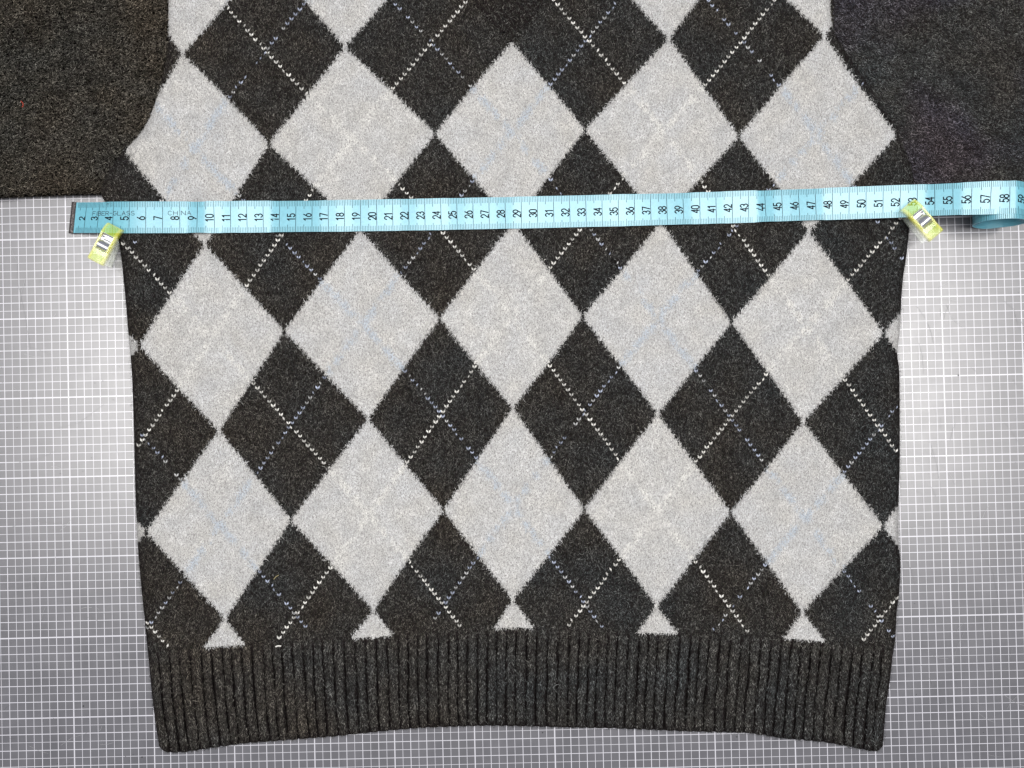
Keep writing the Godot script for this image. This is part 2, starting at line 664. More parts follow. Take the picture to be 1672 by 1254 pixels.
	for q in [[Vector2(760, -40), Vector2(912, -40), Vector2(1080, -420), Vector2(590, -420)]]:
		quad(back, spot(q[3].x, q[3].y, 0.003), spot(q[2].x, q[2].y, 0.003), spot(q[1].x, q[1].y, 0.003), spot(q[0].x, q[0].y, 0.003))
	var bw := plain(Color(0.03, 0.028, 0.025).linear_to_srgb(), 1.0, 0.1)
	place("back_panel", baked(back, bw), shirt)
	hem(shirt)
	sleeve(shirt, -1)
	sleeve(shirt, 1)

func edge_foot(py: float, left: bool) -> Vector3:
	var x := curve(left_edge if left else right_edge, py)
	return spot(x + (5.0 if left else -5.0), py, 0.0003)

# the crossing lines of single coloured stitches on one dark diamond
func overcheck(diamond: Node3D, m: int, n: int) -> void:
	for way in 2:
		var white: bool = posmod(m - n, 4) == 2 if way == 0 else posmod(m + n, 4) == 0
		var st := start()
		var any := false
		for k in range(-10, 10):
			var t := (k + 0.5) / 20.0
			var c := m + t
			var r := n + (t if way == 0 else -t)
			if r > HEM_R - 0.03:
				continue
			if not white and rng.randf() < 0.10:
				continue
			var p := where(c, r)
			var xl := curve(left_edge, p.y)
			var xr := curve(right_edge, p.y)
			if p.x < xl + 3 or p.x > xr - 3 or p.y < -120:
				continue
			if r < 0.0 and absf(c - 5.0) < -r * 1.06 + 0.04:
				continue
			any = true
			p += Vector2(rng.randf_range(-0.5, 0.5), rng.randf_range(-0.5, 0.5))
			var big := rng.randf_range(0.85, 1.15) * (1.05 if white else 1.0)
			var v := rng.randf_range(0.36, 0.68)
			var col := Color(v, v * 0.975, v * 0.92)
			if not white:
				v = rng.randf_range(0.22, 0.46)
				col = Color(v * 0.86, v * 0.94, v * 1.18) if rng.randf() < 0.75 else Color(v * 1.1, v * 1.1, v * 1.1)
			var h := body_height(p.x, p.y, xl, xr)
			for s in [-1.0, 1.0]:
				if rng.randf() < (0.05 if white else 0.14):
					continue
				var a := spot(p.x + s * 0.1, p.y + 3.0 * big, h + 0.0003)
				var b := spot(p.x + s * 3.2 * big, p.y - 2.8 * big, h + 0.0004)
				var mid := (a + b) * 0.5 + Vector3(0, 0.00055, 0)
				var wide := (b - a).cross(Vector3.UP).normalized() * 0.00052 * big * (1.08 if white else 1.05)
				# a plump loop: crest in the middle, flanks falling to the knit
				var l := mid - wide - Vector3(0, 0.0005, 0)
				var q := mid + wide - Vector3(0, 0.0005, 0)
				for tri in [[a, l, mid], [l, b, mid], [b, q, mid], [q, a, mid]]:
					for x in 3:
						st.set_color(col * rng.randf_range(0.9, 1.05))
						var out: Vector3 = (tri[x] - (a + b) * 0.5).normalized() * 0.5 + Vector3.UP
						st.set_normal(out.normalized())
						st.add_vertex(tri[x])
			# loose fibres of the stitch
			for x in (5 if white else 9):
				var o := spot(p.x + rng.randf_range(-2.5, 2.5), p.y + rng.randf_range(-3, 3), h + 0.0007)
				var d := Vector3(rng.randf_range(-1, 1), rng.randf_range(-0.1, 0.25), rng.randf_range(-1, 1)) * 0.0012
				var wd := d.cross(Vector3.UP).normalized() * 0.0001
				for q in [o - wd, o + wd, o + d]:
					st.set_color(col * (0.8 if white else 0.6))
					st.set_normal(Vector3.UP)
					st.add_vertex(q)
		if any:
			var line := place("white_overcheck" if white else "blue_overcheck", baked(st, M.wool), diamond)
			line.set_meta("kind", "stuff")

# ------------------------------------------------------------------ the ribbed hem
func hem(shirt: Node3D) -> void:
	var band := Node3D.new()
	band.name = "ribbed_hem"
	shirt.add_child(band, true)
	var top := PackedVector2Array()
	for k in 121:
		top.append(where(-1.0 + k * 0.1, HEM_R))
	var count := 73
	var down := 26
	var across := 8
	var total: float = 0.0
	var widths := []
	var wr := RandomNumberGenerator.new()
	wr.seed = 5
	for k in count:
		widths.append(wr.randf_range(0.88, 1.12))
		total += widths[-1]
	var bounds := [0.0]
	for k in count:
		bounds.append(bounds[-1] + widths[k] / total)
	for k in count:
		var g := Wool.new()
		var w := Wool.new()
		var grid := PackedVector3Array()
		var px := PackedVector2Array()
		for j in down + 1:
			var v := float(j) / down
			for i in across + 1:
				var t := 0.5 + 0.5 * sin((float(i) / across - 0.5) * PI)
				var s: float = lerpf(bounds[k], bounds[k + 1], t)
				var x_top := lerpf(242.0, 1459.5, s)
				var x_low := lerpf(263.0, 1441.0, s)
				var y_top := follow(top, x_top)
				var y_low := follow(hem_foot, x_low) + 1.3 * sin(t * PI) - 1.0
				var y := lerpf(y_top, y_low, v)
				var edge_l := curve(left_edge, y)
				var edge_r := curve(right_edge, y)
				var x := lerpf(edge_l, edge_r, s)
				# ribs waver a little as they run down
				x += noise.get_noise_2d(s * 160.0, v * 2.2) * 2.4 * minf(1.0, v * 4.0) * smoothstep(0.0, 0.02, s) * smoothstep(1.0, 0.98, s)
				var h := loft(x, y) * 0.93
				var round_up := sqrt(maxf(0.0, 1.0 - pow(absf(2.0 * t - 1.0), 3.6)))
				h -= 0.0026 * (1.0 - round_up) * smoothstep(0.0, 0.16, v)
				h += 0.0007 * round_up * smoothstep(0.0, 0.2, v)
				h = rounded(h, minf(x - edge_l, edge_r - x), 12.0, 0.42)
				h = rounded(h, (1.0 - v) * (y_low - y_top), 9.0, 0.40)
				px.append(Vector2(x, y))
				grid.append(spot(x, y, h))
		var stride := across + 1
		var nor := PackedVector3Array()
		for j in down + 1:
			for i in stride:
				var at := j * stride + i
				var dx := grid[at + (1 if i < across else 0)] - grid[at - (1 if i > 0 else 0)]
				var dz := grid[at + (stride if j < down else 0)] - grid[at - (stride if j > 0 else 0)]
				nor.append(dz.cross(dx).normalized())
		var tone := wool_tone(RIB, Vector3.ZERO)
		for j in down:
			for i in across:
				var at := j * stride + i
				panel(g, grid[at], grid[at + 1], grid[at + stride + 1], grid[at + stride], nor[at], nor[at + 1], nor[at + stride + 1], nor[at + stride], tone)
				var area := absf((px[at + 1].x - px[at].x) * (px[at + stride].y - px[at].y))
				var deep := absf(sin(((i + 0.5) / across - 0.5) * PI))
				fuzz(w, grid[at], grid[at + 1], grid[at + stride + 1], grid[at + stride], nor[at], nor[at + 1], area * 0.75 * (1.0 if deep < 0.8 else 0.12), RIB, 0, 1.57)
		# the turned bottom edge down to the mat
		for i in across:
			var at := down * stride + i
			var f0 := spot(px[at].x, px[at].y - 4.0, 0.0003)
			var f1 := spot(px[at + 1].x, px[at + 1].y - 4.0, 0.0003)
			var out := Vector3(0, 0.1, 1).normalized()
			panel(g, grid[at], grid[at + 1], f1, f0, out, out, out, out, tone)
			fuzz(w, grid[at], grid[at + 1], f1, f0, out, out, 6.0, RIB, 0, 0.0, 2.0)
		for way in 2:
			if (way == 0 and k == 0) or (way == 1 and k == count - 1):
				for j in down:
					var at := j * stride + (0 if way == 0 else across)
					var inward := 4.0 if way == 0 else -4.0
					var f0 := spot(px[at].x + inward, px[at].y, 0.0003)
					var f1 := spot(px[at + stride].x + inward, px[at + stride].y, 0.0003)
					var out := Vector3(-1 if way == 0 else 1, 0.1, 0).normalized()
					panel(g, grid[at], grid[at + stride], f1, f0, out, out, out, out, tone)
					fuzz(w, grid[at], grid[at + stride], f1, f0, out, out, 20.0, RIB, 0, 1.57, 2.2)
		place("rib", knit_mesh(g, w), band)

# ------------------------------------------------------------------ sleeves
func sleeve(shirt: Node3D, way: int) -> void:
	var seam := left_edge if way < 0 else right_edge
	var low_in := 318.0 if way < 0 else 322.0
	var cols := 60
	var rws := 70
	var grid := PackedVector3Array()
	var px := PackedVector2Array()
	for i in cols + 1:
		# columns: dense in the frame, then on to the cuff
		var f := float(i) / cols
		for j in rws + 1:
			var v := float(j) / rws
			var reach := f * 830.0 if f < 0.5 else 415.0 + (f - 0.5) * 2.0 * 600.0 * (f - 0.5) * 2.0 + (f - 0.5) * 260.0
			var y_low := low_in + 7.0 * smoothstep(0.0, 0.3, f) + (reach - 300.0) * 0.06 * smoothstep(0.3, 0.6, f)
			if way > 0:
				y_low = low_in - 4.0 * smoothstep(0.1, 0.5, f)
			var y_top := lerpf(-470.0, y_low - 250.0, clampf(reach / 1000.0, 0.0, 1.0))
			var y := lerpf(y_top, y_low, 1.0 - pow(1.0 - v, 1.35))
			var x := curve(seam, y) + way * reach
			# far columns straighten out
			x = lerpf(x, (200.0 if way < 0 else 1460.0) + way * reach, smoothstep(0.1, 0.7, f))
			var h := loft(x, y) * 1.06 + noise.get_noise_2d(x * 0.0065 + 90.0, y * 0.012) * 0.0034 * smoothstep(0.02, 0.2, f)
			if i == 0:
				h -= 0.0018
			var d := y_low - y
			h = rounded(h, d, 15.0, 0.42)
			h = rounded(h, (y - y_top) + 2.0, 15.0, 0.42)
			if f > 0.86:
				h += 0.0006 * sin(y * 0.38)       # ribbed cuff
			px.append(Vector2(x, y))
			grid.append(spot(x, y, h))
	var stride := rws + 1
	var nor := PackedVector3Array()
	for i in cols + 1:
		for j in stride:
			var at := i * stride + j
			var dx := grid[at + (stride if i < cols else 0)] - grid[at - (stride if i > 0 else 0)]
			var dz := grid[at + (1 if j < rws else 0)] - grid[at - (1 if j > 0 else 0)]
			nor.append((dz.cross(dx) * way).normalized())
	var tone := wool_tone(SLEEVE, Vector3.ZERO)
	var part := Node3D.new()
	part.name = "sleeve"
	shirt.add_child(part, true)
	for half in 2:
		var g := Wool.new()
		var w := Wool.new()
		var cut := int(cols * 0.87)
		for i in range(0 if half == 0 else cut, cut if half == 0 else cols):
			for j in rws:
				var at := i * stride + j
				var b := at + stride
				panel(g, grid[at], grid[b], grid[b + 1], grid[at + 1], nor[at], nor[b], nor[b + 1], nor[at + 1], tone)
				var area := absf((px[b].x - px[at].x) * (px[at + 1].y - px[at].y))
				var much := fur((px[at].x + px[b].x) * 0.5, px[at].y)
				fuzz(w, grid[at], grid[b], grid[b + 1], grid[at + 1], nor[at], nor[b], area * much, SLEEVE, 0, 0.5 * way)
				if j == rws - 1:
					var f0 := spot(px[at + 1].x, px[at + 1].y - 4.0, 0.0003)
					var f1 := spot(px[b + 1].x, px[b + 1].y - 4.0, 0.0003)
					var out := Vector3(0, 0.1, 1).normalized()
					panel(g, grid[at + 1], grid[b + 1], f1, f0, out, out, out, out, tone)
					if much > 0.3:
						fuzz(w, grid[at + 1], grid[b + 1], f1, f0, out, out, 34.0, SLEEVE, 0, 0.0, 2.4)
		place("sleeve_knit" if half == 0 else "cuff", knit_mesh(g, w), part)

# ------------------------------------------------------------------ measuring tape
var tape_x := PackedVector2Array([Vector2(-1.0, 88), Vector2(0, 104), Vector2(1.0, 121), Vector2(2, 139.3), Vector2(3, 160.5), Vector2(4, 184.5), Vector2(5, 211), Vector2(6, 238), Vector2(7, 265.5), Vector2(8, 293.5), Vector2(9, 322), Vector2(10, 349.7), Vector2(13, 429.7), Vector2(16, 509.5), Vector2(19, 588.8), Vector2(28, 825), Vector2(38, 1089), Vector2(40, 1142.8),
	Vector2(43, 1222.5), Vector2(46, 1304.6), Vector2(49, 1386.4), Vector2(52, 1469.7), Vector2(53, 1497.6), Vector2(54, 1526.3), Vector2(55, 1556), Vector2(56, 1586.4), Vector2(57, 1617.6), Vector2(58, 1648.8), Vector2(59, 1679), Vector2(60, 1707)])
var tape_y := PackedVector2Array([Vector2(112, 355.4), Vector2(200, 354.9), Vector2(335, 354.4), Vector2(556, 352.3), Vector2(836, 347.3), Vector2(1116, 340.6), Vector2(1320, 334), Vector2(1480, 328.2), Vector2(1590, 323.7), Vector2(1672, 321.3), Vector2(1720, 320.5)])
var tape_h := PackedVector2Array([Vector2(90, 0.0010), Vector2(112, 0.0011), Vector2(139, 0.0034), Vector2(165, 0.0062), Vector2(190, 0.0083), Vector2(215, 0.0096), Vector2(245, 0.0102), Vector2(300, 0.0104), Vector2(400, 0.0104), Vector2(600, 0.0098), Vector2(836, 0.0096), Vector2(1100, 0.0097), Vector2(1250, 0.0106), Vector2(1400, 0.0128), Vector2(1480, 0.0155),
	Vector2(1560, 0.022), Vector2(1620, 0.0275), Vector2(1672, 0.0312), Vector2(1700, 0.0326), Vector2(1720, 0.0328)])
const TAPE_END := 58.3
const HALF := 0.00975
var roll_at: Vector3
var roll_along: Vector3
var roll_side: Vector3
var roll_r := 0.0
# small bends of the strip: how far each centimetre leans, degrees
var lean := PackedFloat32Array()

func tape_frame(s: float) -> Array:
	# [centre, direction, across (towards the lower edge), outward]
	if s <= TAPE_END:
		var p := tape_line(s)
		var d := (tape_line(s + 0.05) - tape_line(s - 0.05)).normalized()
		var across := d.cross(Vector3.UP).normalized()
		if across.z < 0:
			across = -across
		var i := clampi(int(floor(s)), 0, lean.size() - 2)
		var f := smoothstep(0.0, 1.0, clampf((s - i - 0.5) * 2.2 + 0.5, 0.0, 1.0))
		var l := lerpf(lean[i], lean[i + 1], f)
		across = across.rotated(d, l)
		return [p, d, across, d.cross(across) if d.cross(across).y > 0 else across.cross(d)]
	var gone := (s - TAPE_END) * 0.01
	var turn := 0.0
	var r := roll_r
	# wind inwards
	turn = gone / roll_r
	for k in 3:
		turn = gone / (roll_r - 0.00021 * turn / TAU)
	r = roll_r - 0.00042 * turn / TAU
	var out := Vector3.UP * cos(turn) + roll_along * sin(turn)
	var d := roll_along * cos(turn) - Vector3.UP * sin(turn)
	return [roll_at + out * r + roll_side * (0.0028 * minf(turn / PI, 1.0) - 0.00020 * turn / TAU + 0.0003 * sin(turn * 0.37)), d, roll_side, out]

func tape_line(s: float) -> Vector3:
	var x := curve(tape_x, s)
	var h := curve(tape_h, x) + 0.00022 * sin(s * 0.9) * smoothstep(4.0, 8.0, s) * (1.0 - smoothstep(50.0, 56.0, s))
	return spot(x, curve(tape_y, x), h)

func on_tape(s: float, w: float, lift: float) -> Vector3:
	var f := tape_frame(s)
	return f[0] + f[2] * w * 0.01 + f[3] * lift

var glyphs := {}

func arc(cx: float, cy: float, rx: float, ry: float, a0: float, a1: float, n := 9) -> Array:
	var l := []
	for k in n + 1:
		var a := deg_to_rad(lerpf(a0, a1, float(k) / n))
		l.append(Vector2(cx + cos(a) * rx, cy + sin(a) * ry))
	return l

func make_glyphs() -> void:
	var v := func(list: Array) -> Array:
		var l := []
		for k in range(0, list.size(), 2):
			l.append(Vector2(list[k], list[k + 1]))
		return l
	glyphs["0"] = [arc(0.5, 0.68, 0.5, 0.32, 0, 180) + arc(0.5, 0.32, 0.5, 0.32, 180, 360) + [Vector2(1, 0.68)]]
	glyphs["1"] = [v.call([0.12, 0.76, 0.55, 1.0, 0.55, 0.0])]
	glyphs["2"] = [arc(0.5, 0.68, 0.48, 0.32, 175, -35) + v.call([0.02, 0.0, 1.0, 0.0])]
	glyphs["3"] = [arc(0.46, 0.74, 0.45, 0.26, 165, -80) + arc(0.46, 0.27, 0.52, 0.27, 80, -165)]
	glyphs["4"] = [v.call([0.76, 0.0, 0.76, 1.0, 0.0, 0.27, 1.0, 0.27])]
	glyphs["5"] = [v.call([0.92, 1.0, 0.16, 1.0, 0.08, 0.5]) + arc(0.46, 0.32, 0.52, 0.32, 125, -160)]
	glyphs["6"] = [v.call([0.78, 1.0]) + arc(0.5, 0.32, 0.49, 0.32, 160, -200, 16)]
	glyphs["7"] = [v.call([0.0, 1.0, 1.0, 1.0, 0.36, 0.0])]
	glyphs["8"] = [arc(0.5, 0.75, 0.42, 0.25, -90, 270, 14), arc(0.5, 0.26, 0.5, 0.26, 90, 450, 14)]
	glyphs["9"] = [v.call([0.22, 0.0]) + arc(0.5, 0.68, 0.49, 0.32, -20, 340, 16)]
	glyphs["F"] = [v.call([0, 0, 0, 1, 1, 1]), v.call([0, 0.52, 0.8, 0.52])]
	glyphs["I"] = [v.call([0.5, 0, 0.5, 1])]
	glyphs["B"] = [v.call([0, 0, 0, 1, 0.6, 1]) + arc(0.6, 0.76, 0.34, 0.24, 80, -90, 6) + v.call([0, 0.52]), v.call([0.6, 0.52]) + arc(0.6, 0.26, 0.4, 0.26, 80, -90, 6) + v.call([0, 0])]
	glyphs["E"] = [v.call([1, 0, 0, 0, 0, 1, 1, 1]), v.call([0, 0.52, 0.8, 0.52])]
	glyphs["R"] = [v.call([0, 0, 0, 1, 0.6, 1]) + arc(0.6, 0.74, 0.38, 0.26, 80, -90, 6) + v.call([0, 0.48]), v.call([0.55, 0.48, 1, 0])]
	glyphs["-"] = [v.call([0.05, 0.5, 0.95, 0.5])]
	glyphs["G"] = [arc(0.5, 0.5, 0.5, 0.5, 50, 360, 14) + v.call([0.55, 0.5])]
	glyphs["L"] = [v.call([0, 1, 0, 0, 1, 0])]
	glyphs["A"] = [v.call([0, 0, 0.5, 1, 1, 0]), v.call([0.2, 0.36, 0.8, 0.36])]
	glyphs["S"] = [arc(0.5, 0.75, 0.45, 0.25, 35, 250, 9) + arc(0.5, 0.25, 0.47, 0.25, 80, -150, 9)]
	glyphs["C"] = [arc(0.5, 0.5, 0.5, 0.5, 50, 310, 14)]
	glyphs["H"] = [v.call([0, 0, 0, 1]), v.call([1, 0, 1, 1]), v.call([0, 0.52, 1, 0.52])]
	glyphs["N"] = [v.call([0, 0, 0, 1, 1, 0, 1, 1])]

# one stroke on the tape, points as (s, w) in centimetres
func stroke(st: SurfaceTool, pts: Array, wide: float, lift: float) -> void:
	for k in pts.size() - 1:
		var a: Vector2 = pts[k]
		var b: Vector2 = pts[k + 1]
		var d := (b - a).normalized()
		if d == Vector2.ZERO:
			continue
		var e := d * wide * 0.32
		var o := Vector2(-d.y, d.x) * wide * 0.5
		var up := lift + 0.000003 * (k % 3)
		var n: Vector3 = tape_frame(a.x)[3]
		var q := [a - e - o, b + e - o, b + e + o, a - e + o]
		flat_quad(st, on_tape(q[0].x, q[0].y, up), on_tape(q[1].x, q[1].y, up), on_tape(q[2].x, q[2].y, up), on_tape(q[3].x, q[3].y, up), n)

func tape() -> void:
	make_glyphs()
	var wr := RandomNumberGenerator.new()
	wr.seed = 77
	for k in 80:
		lean.append(deg_to_rad(wr.randf_range(-3.0, 3.0)))
	# where the strip reflects the lamp, as in the photograph
	for k in [10, 35, 42, 43, 48, 49, 50, 51, 52, 57]:
		lean[k] = deg_to_rad(5.5)
	for k in [1, 2, 3, 9, 14, 15, 16, 44, 54, 55]:
		lean[k] = deg_to_rad(-4.5)
	var end := tape_line(TAPE_END)
	roll_along = tape_line(TAPE_END) - tape_line(TAPE_END - 0.3)
	roll_along.y = 0
	roll_along = roll_along.normalized()
	roll_side = roll_along.cross(Vector3.UP)
	if roll_side.z < 0:
		roll_side = -roll_side
	roll_r = (end.y - 0.0006) * 0.5
	roll_at = end - Vector3.UP * roll_r
	var t := thing("tape_measure", "cyan fibreglass tape measure stretched across the sweater, rolled up at its right end", "tape measure")
	var inv := Transform3D(Basis.IDENTITY, -tape_line(30.0))
	t.position = tape_line(30.0)
	var tm := plain(srgb(104, 170, 187), 0.30, 0.70)
	tm.albedo_texture = grain(0.05, 0.92, 1.0, 256)
	tm.uv1_triplanar = true
	tm.uv1_scale = Vector3(30, 30, 30)
	var st := start()
	var s := 0.98
	var cuts := []
	while s < TAPE_END + 82.0:
		cuts.append(s)
		s += 0.125 if s < TAPE_END else 0.2
	var thick := 0.00034
	for k in cuts.size() - 1:
		var f: Array = tape_frame(cuts[k])
		var g: Array = tape_frame(cuts[k + 1])
		var na: Vector3 = f[3]
		var nb: Vector3 = g[3]
		var ws := [-1.0, -0.5, 0.0, 0.5, 1.0]
		for i in 4:
			# the strip is cupped a hair along its middle
			var a := []
			for x in [[f, ws[i]], [g, ws[i]], [g, ws[i + 1]], [f, ws[i + 1]]]:
				var fr: Array = x[0]
				a.append(inv * (fr[0] + fr[2] * HALF * x[1] + fr[3] * 0.0))
			for x in [0, 1, 2, 0, 2, 3]:
				st.set_normal(na if x == 0 or x == 3 else nb)
				st.add_vertex(a[x])
			for x in [0, 2, 1, 0, 3, 2]:
				st.set_normal(-(na if x == 0 or x == 3 else nb))
				st.add_vertex(a[x] - (na if x == 0 or x == 3 else nb) * thick)
		for side in [-1.0, 1.0]:
			var a: Vector3 = inv * (f[0] + f[2] * HALF * side)
			var b: Vector3 = inv * (g[0] + g[2] * HALF * side)
			flat_quad(st, a, b, b - nb * thick, a - na * thick, f[2] * side)
	place("tape_band", baked(st, tm), t)
	# printed scale
	var ink := plain(srgb(14, 18, 26), 0.7, 0.2)
	st = start()
	var lift := 0.00003
	for mm in range(13, 690):
		var at := mm * 0.1
		var five := mm % 10 == 5
		var one := mm % 10 == 0
		var wide := 0.030 if one else (0.026 if five else 0.021)
		if one:
			stroke_line(st, inv, at, -0.97, 0.97, wide, lift)
		else:
			stroke_line(st, inv, at, -0.965, -0.965 + (0.50 if five else 0.34), wide, lift)
			stroke_line(st, inv, at, 0.965 - (0.44 if five else 0.32), 0.965, wide, lift)
	var sc := place("printed_scale", baked(st, ink), t)
	sc.set_meta("kind", "stuff")
	st = start()
	for number in range(2, 66):
		var text := str(number)
		var run := text.length() * 0.245 - 0.055
		var w0 := 0.055 + run * 0.5
		for ch in text.length():
			for line in glyphs[text[ch]]:
				var pts := []
				for p in line:
					pts.append(Vector2(number - 0.055 - (1.0 - (1.0 - p.y)) * 0.46, w0 - ch * 0.245 - p.x * 0.19))
				stroke(st, pts, 0.066, lift + 0.00002)
	var nm := place("printed_numbers", shifted(st, inv, ink), t)
	nm.set_meta("kind", "stuff")
	st = start()
	for word in [["FIBER-GLASS", 2.55, 5.38], ["CHINA", 7.32, 8.72]]:
		var text: String = word[0]
		var room := {"I": 0.45, "-": 0.85}
		var sum := 0.0
		for ch in text:
			sum += room.get(ch, 1.0)
		var step: float = (word[2] - word[1]) / sum
		var pen: float = word[1]
		for ch in text:
			var adv: float = room.get(ch, 1.0) * step
			for line in glyphs[ch]:
				var pts := []
				for p in line:
					pts.append(Vector2(pen + p.x * adv * 0.76, -0.13 - p.y * 0.25))
				stroke(st, pts, 0.032, lift + 0.00002)
			pen += adv
	var wd := place("printed_words", shifted(st, inv, plain(srgb(40, 52, 62), 0.5, 0.4)), t)
	wd.set_meta("kind", "stuff")
	# the crimped metal end
	var metal := plain(srgb(168, 160, 158), 0.36)
	metal.metallic = 0.8
	metal.albedo_texture = grain(0.06, 0.25, 1.0, 256)
	metal.uv1_triplanar = true
	metal.uv1_scale = Vector3(40, 40, 40)
	st = start()
	var fr := tape_frame(0.98)
	var dirv: Vector3 = fr[1]
	var ac: Vector3 = fr[2]
	var up: Vector3 = fr[3]
	var o: Vector3 = inv * fr[0]
	var prof := [[0.0008, 0.0001], [0.0005, 0.0006], [-0.0008, 0.00075], [-0.0022, 0.0006], [-0.0027, 0.0], [-0.0022, -0.0006], [0.0005, -0.0006], [0.0008, -0.0004]]
	var n := 10
	for k in n:
		for i in prof.size():
			var p = prof[i]
			var q = prof[(i + 1) % prof.size()]
			var w0 := lerpf(-1.0, 1.0, float(k) / n) * (HALF + 0.0002)
			var w1 := lerpf(-1.0, 1.0, float(k + 1) / n) * (HALF + 0.0002)
			var d0 := 0.00006 * sin(k * 2.3)
			var d1 := 0.00006 * sin((k + 1) * 2.3)
			quad(st, o + dirv * p[0] + up * (p[1] + d0) + ac * w0, o + dirv * q[0] + up * (q[1] + d0) + ac * w0, o + dirv * q[0] + up * (q[1] + d1) + ac * w1, o + dirv * p[0] + up * (p[1] + d1) + ac * w1)
	for e in [-1.0, 1.0]:
		for i in range(1, prof.size() - 1):
			var a: Vector3 = o + ac * e * (HALF + 0.0002)
			for p in [prof[0], prof[i], prof[i + 1]]:
				st.set_normal(ac * e)
				st.add_vertex(a + dirv * p[0] + up * p[1])
	place("metal_end", baked(st, metal), t)

func stroke_line(st: SurfaceTool, inv: Transform3D, at: float, w0: float, w1: float, wide: float, lift: float) -> void:
	var f: Array = tape_frame(at)
	var d: Vector3 = f[1] * wide * 0.005
	var p: Vector3 = inv * f[0] + f[3] * lift
	flat_quad(st, p + f[2] * w0 * 0.01 - d, p + f[2] * w0 * 0.01 + d, p + f[2] * w1 * 0.01 + d, p + f[2] * w1 * 0.01 - d, f[3])

func shifted(st: SurfaceTool, by: Transform3D, material: Material) -> ArrayMesh:
	var raw := st.commit()
	var out := SurfaceTool.new()
	out.append_from(raw, 0, by)
	return baked(out, material)

# ------------------------------------------------------------------ clips
func clips() -> void:
	var yellow := plain(srgb(214, 246, 30, 0.18), 0.12, 0.6)
	yellow.transparency = BaseMaterial3D.TRANSPARENCY_ALPHA
	var rim := plain(srgb(248, 248, 90, 0.28), 0.12, 0.6)
	rim.transparency = BaseMaterial3D.TRANSPARENCY_ALPHA
	var clear := plain(srgb(232, 238, 225, 0.12), 0.2, 0.4)
	clear.transparency = BaseMaterial3D.TRANSPARENCY_ALPHA
	var chrome := plain(srgb(228, 228, 230), 0.26)
	chrome.metallic = 1.0
	clip("translucent yellow sewing clip by the 4 mark, at the sweater's left underarm", spot(171.5, 398, 0.0125), spot(187, 368.5, 0.0125) - spot(156, 427.5, 0.0125), 0.13, yellow, rim, clear, chrome)
	clip("translucent yellow sewing clip by the 53 mark, at the sweater's right underarm", spot(1506, 359, 0.0205), spot(1483.5, 333, 0.0205) - spot(1528.5, 385, 0.0205), -0.06, yellow, rim, clear, chrome)

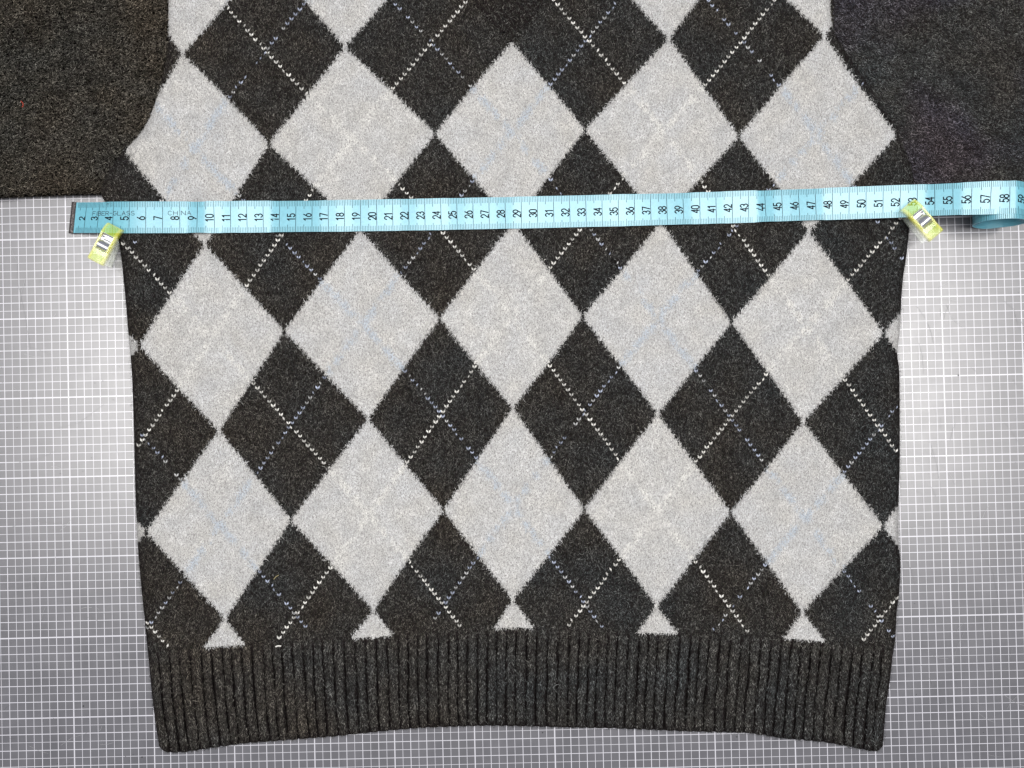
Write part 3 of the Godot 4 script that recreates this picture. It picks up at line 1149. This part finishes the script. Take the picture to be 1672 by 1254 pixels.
func clip(label: String, at: Vector3, axis: Vector3, under: float, yellow: Material, rim: Material, clear: Material, chrome: Material) -> void:
	var c := thing("sewing_clip", label, "clip", "yellow clips gripping the sides of the sweater")
	var dir := axis.normalized()
	c.transform = Transform3D(Basis(dir, Vector3.UP, dir.cross(Vector3.UP)), at)
	var l := axis.length() * 0.5
	var w := 0.0053
	# upper jaw: a lid with a window, its nose bent down and its tail turned up
	var xs := [-l, -l + 0.0007, -l + 0.005, -0.0048, 0.0062, l - 0.0065, l - 0.003, l - 0.0006, l]
	var ys := [0.0012, 0.0019, 0.0015, 0.0017, 0.0020, 0.0022, 0.0016, 0.0003, -0.0006]
	var zs := [-w, -w + 0.0007, -w + 0.0015, w - 0.0015, w - 0.0007, w]
	var zd := [-0.0009, 0.0, 0.0, 0.0, 0.0, -0.0009]
	var st := start()
	var sr := start()
	for i in xs.size() - 1:
		for k in 5:
			if k == 2 and i == 3:
				continue                 # the window
			var use := sr if k != 2 or i == 0 or i == xs.size() - 2 else st
			var a := Vector3(xs[i], ys[i] + zd[k], zs[k])
			var b := Vector3(xs[i + 1], ys[i + 1] + zd[k], zs[k])
			var d := Vector3(xs[i], ys[i] + zd[k + 1], zs[k + 1])
			var e := Vector3(xs[i + 1], ys[i + 1] + zd[k + 1], zs[k + 1])
			quad(use, a, b, e, d)
			var th := Vector3(0, -0.0013, 0)
			quad(use, d + th, e + th, b + th, a + th)
		for sd in [-1.0, 1.0]:
			# skirts along both long sides
			var y0: float = ys[i] - 0.0009
			var y1: float = ys[i + 1] - 0.0009
			quad(sr, Vector3(xs[i], y0, w * sd), Vector3(xs[i + 1], y1, w * sd), Vector3(xs[i + 1], y1 - 0.0032, w * sd * 0.97), Vector3(xs[i], y0 - 0.0032, w * sd * 0.97))
	# window walls
	var wx := [-0.0048, 0.0062]
	var wz := w - 0.0015
	for x in wx:
		quad(sr, Vector3(x, 0.0018, -wz), Vector3(x, 0.0018, wz), Vector3(x, 0.0, wz), Vector3(x, 0.0, -wz))
	for z in [-wz, wz]:
		quad(sr, Vector3(wx[0], 0.0018, z), Vector3(wx[1], 0.0018, z), Vector3(wx[1], 0.0, z), Vector3(wx[0], 0.0, z))
	for x in [-l, l]:
		var y: float = 0.0012 if x < 0 else -0.0006
		quad(sr, Vector3(x, y, -w), Vector3(x, y, w), Vector3(x, y - 0.0025, w), Vector3(x, y - 0.0025, -w))
	# three grip ridges across the tail
	for k in 3:
		var x := -l + 0.0016 + k * 0.0012
		var y := 0.00188 - k * 0.0001
		var z := w - 0.0008
		quad(sr, Vector3(x - 0.0003, y, -z), Vector3(x, y + 0.0003, -z), Vector3(x, y + 0.0003, z), Vector3(x - 0.0003, y, z))
		quad(sr, Vector3(x, y + 0.0003, -z), Vector3(x + 0.0003, y, -z), Vector3(x + 0.0003, y, z), Vector3(x, y + 0.0003, z))
	var top := place("upper_jaw", baked(st, yellow), c)
	place("jaw_rim", baked(sr, rim), top)
	# spring: a bent strip of sheet metal in the window
	st = start()
	var prof := []
	for k in 19:
		var f := k / 18.0
		var x := lerpf(-0.0046, 0.0060, f)
		var y := 0.0004 + 0.0014 * sin(PI * clampf(f / 0.56, 0.0, 1.0)) - 0.0012 * smoothstep(0.52, 0.70, f) + 0.0022 * smoothstep(0.72, 0.98, f)
		prof.append(Vector2(x, y))
	var sz := wz - 0.0004
	for k in prof.size() - 1:
		var p: Vector2 = prof[k]
		var q: Vector2 = prof[k + 1]
		var na := (prof[mini(k + 1, 18)] - prof[maxi(k - 1, 0)] as Vector2).orthogonal().normalized()
		var nb := (prof[mini(k + 2, 18)] - prof[k] as Vector2).orthogonal().normalized()
		var n3 := [Vector3(na.x, na.y, 0), Vector3(nb.x, nb.y, 0)]
		for x in 2:
			if n3[x].y < 0:
				n3[x] = -n3[x]
		var v := [Vector3(p.x, p.y, -sz), Vector3(q.x, q.y, -sz), Vector3(q.x, q.y, sz), Vector3(p.x, p.y, sz)]
		for x in [0, 1, 2, 0, 2, 3]:
			st.set_normal(n3[0] if x == 0 or x == 3 else n3[1])
			st.add_vertex(v[x])
	for sd in [-1.0, 1.0]:
		quad(st, Vector3(-0.0046, 0.0004, sd * sz), Vector3(0.0060, 0.0004, sd * sz), Vector3(0.0060, -0.002, sd * sz), Vector3(-0.0046, -0.002, sd * sz))
	place("spring", baked(st, chrome), c)
	# lower jaw: a clear flat plate under the cloth
	st = start()
	var b2 := BoxMesh.new()
	b2.size = Vector3(2 * l - 0.002, 0.0014, 2 * w - 0.0008)
	var low := -minf(at.y - 0.0012, 0.0115)
	st.append_from(b2, 0, Transform3D(Basis(Vector3.UP, under).rotated(Vector3.BACK, 0.0), Vector3(-0.0015, low, -signf(under) * 0.0018)))
	var ridge := BoxMesh.new()
	ridge.size = Vector3(2 * l - 0.004, 0.0028, 0.0009)
	for z in [-0.0038, 0.0038]:
		st.append_from(ridge, 0, Transform3D(Basis(Vector3.UP, under), Vector3(-0.0015, low + 0.0018, -signf(under) * 0.0018 + z)))
	place("lower_jaw", baked(st, clear), c)

# ------------------------------------------------------------------ bits of lint on the wool
func scraps() -> void:
	var list := [
		["red_lint", "tiny red thread scrap on the left sleeve", [[34, 165], [37, 168], [38, 172], [36, 175]], Color(0.30, 0.05, 0.035), 0.65],
		["straw_lint", "yellowish wisp of lint above the hem, on a dark diamond at left", [[447, 946], [450, 942], [455, 939]], Color(0.30, 0.26, 0.14), 0.5],
		["white_lint", "small white wisp of lint on the top of the ribbed hem", [[450, 1056], [454, 1054.5], [459, 1055]], Color(0.68, 0.66, 0.62), 0.9]]
	for e in list:
		var m := plain((e[3] as Color).linear_to_srgb(), 0.9, 0.2)
		var st := start()
		var pts := []
		for p in e[2]:
			pts.append(spot(p[0], p[1], loft(p[0], p[1]) + 0.0011))
		var wide: float = e[4] * 0.00045
		for k in pts.size() - 1:
			var d: Vector3 = (pts[k + 1] - pts[k]).normalized()
			var s := d.cross(Vector3.UP).normalized() * wide
			var u := Vector3(0, wide, 0)
			quad(st, pts[k] - s, pts[k + 1] - s, pts[k + 1] + u, pts[k] + u)
			quad(st, pts[k] + u, pts[k + 1] + u, pts[k + 1] + s, pts[k] + s)
			quad(st, pts[k] + s, pts[k + 1] + s, pts[k + 1] - s, pts[k] - s)
		var o := place(e[0], baked(st, m), self)
		o.set_meta("label", e[1])
		o.set_meta("category", "lint")
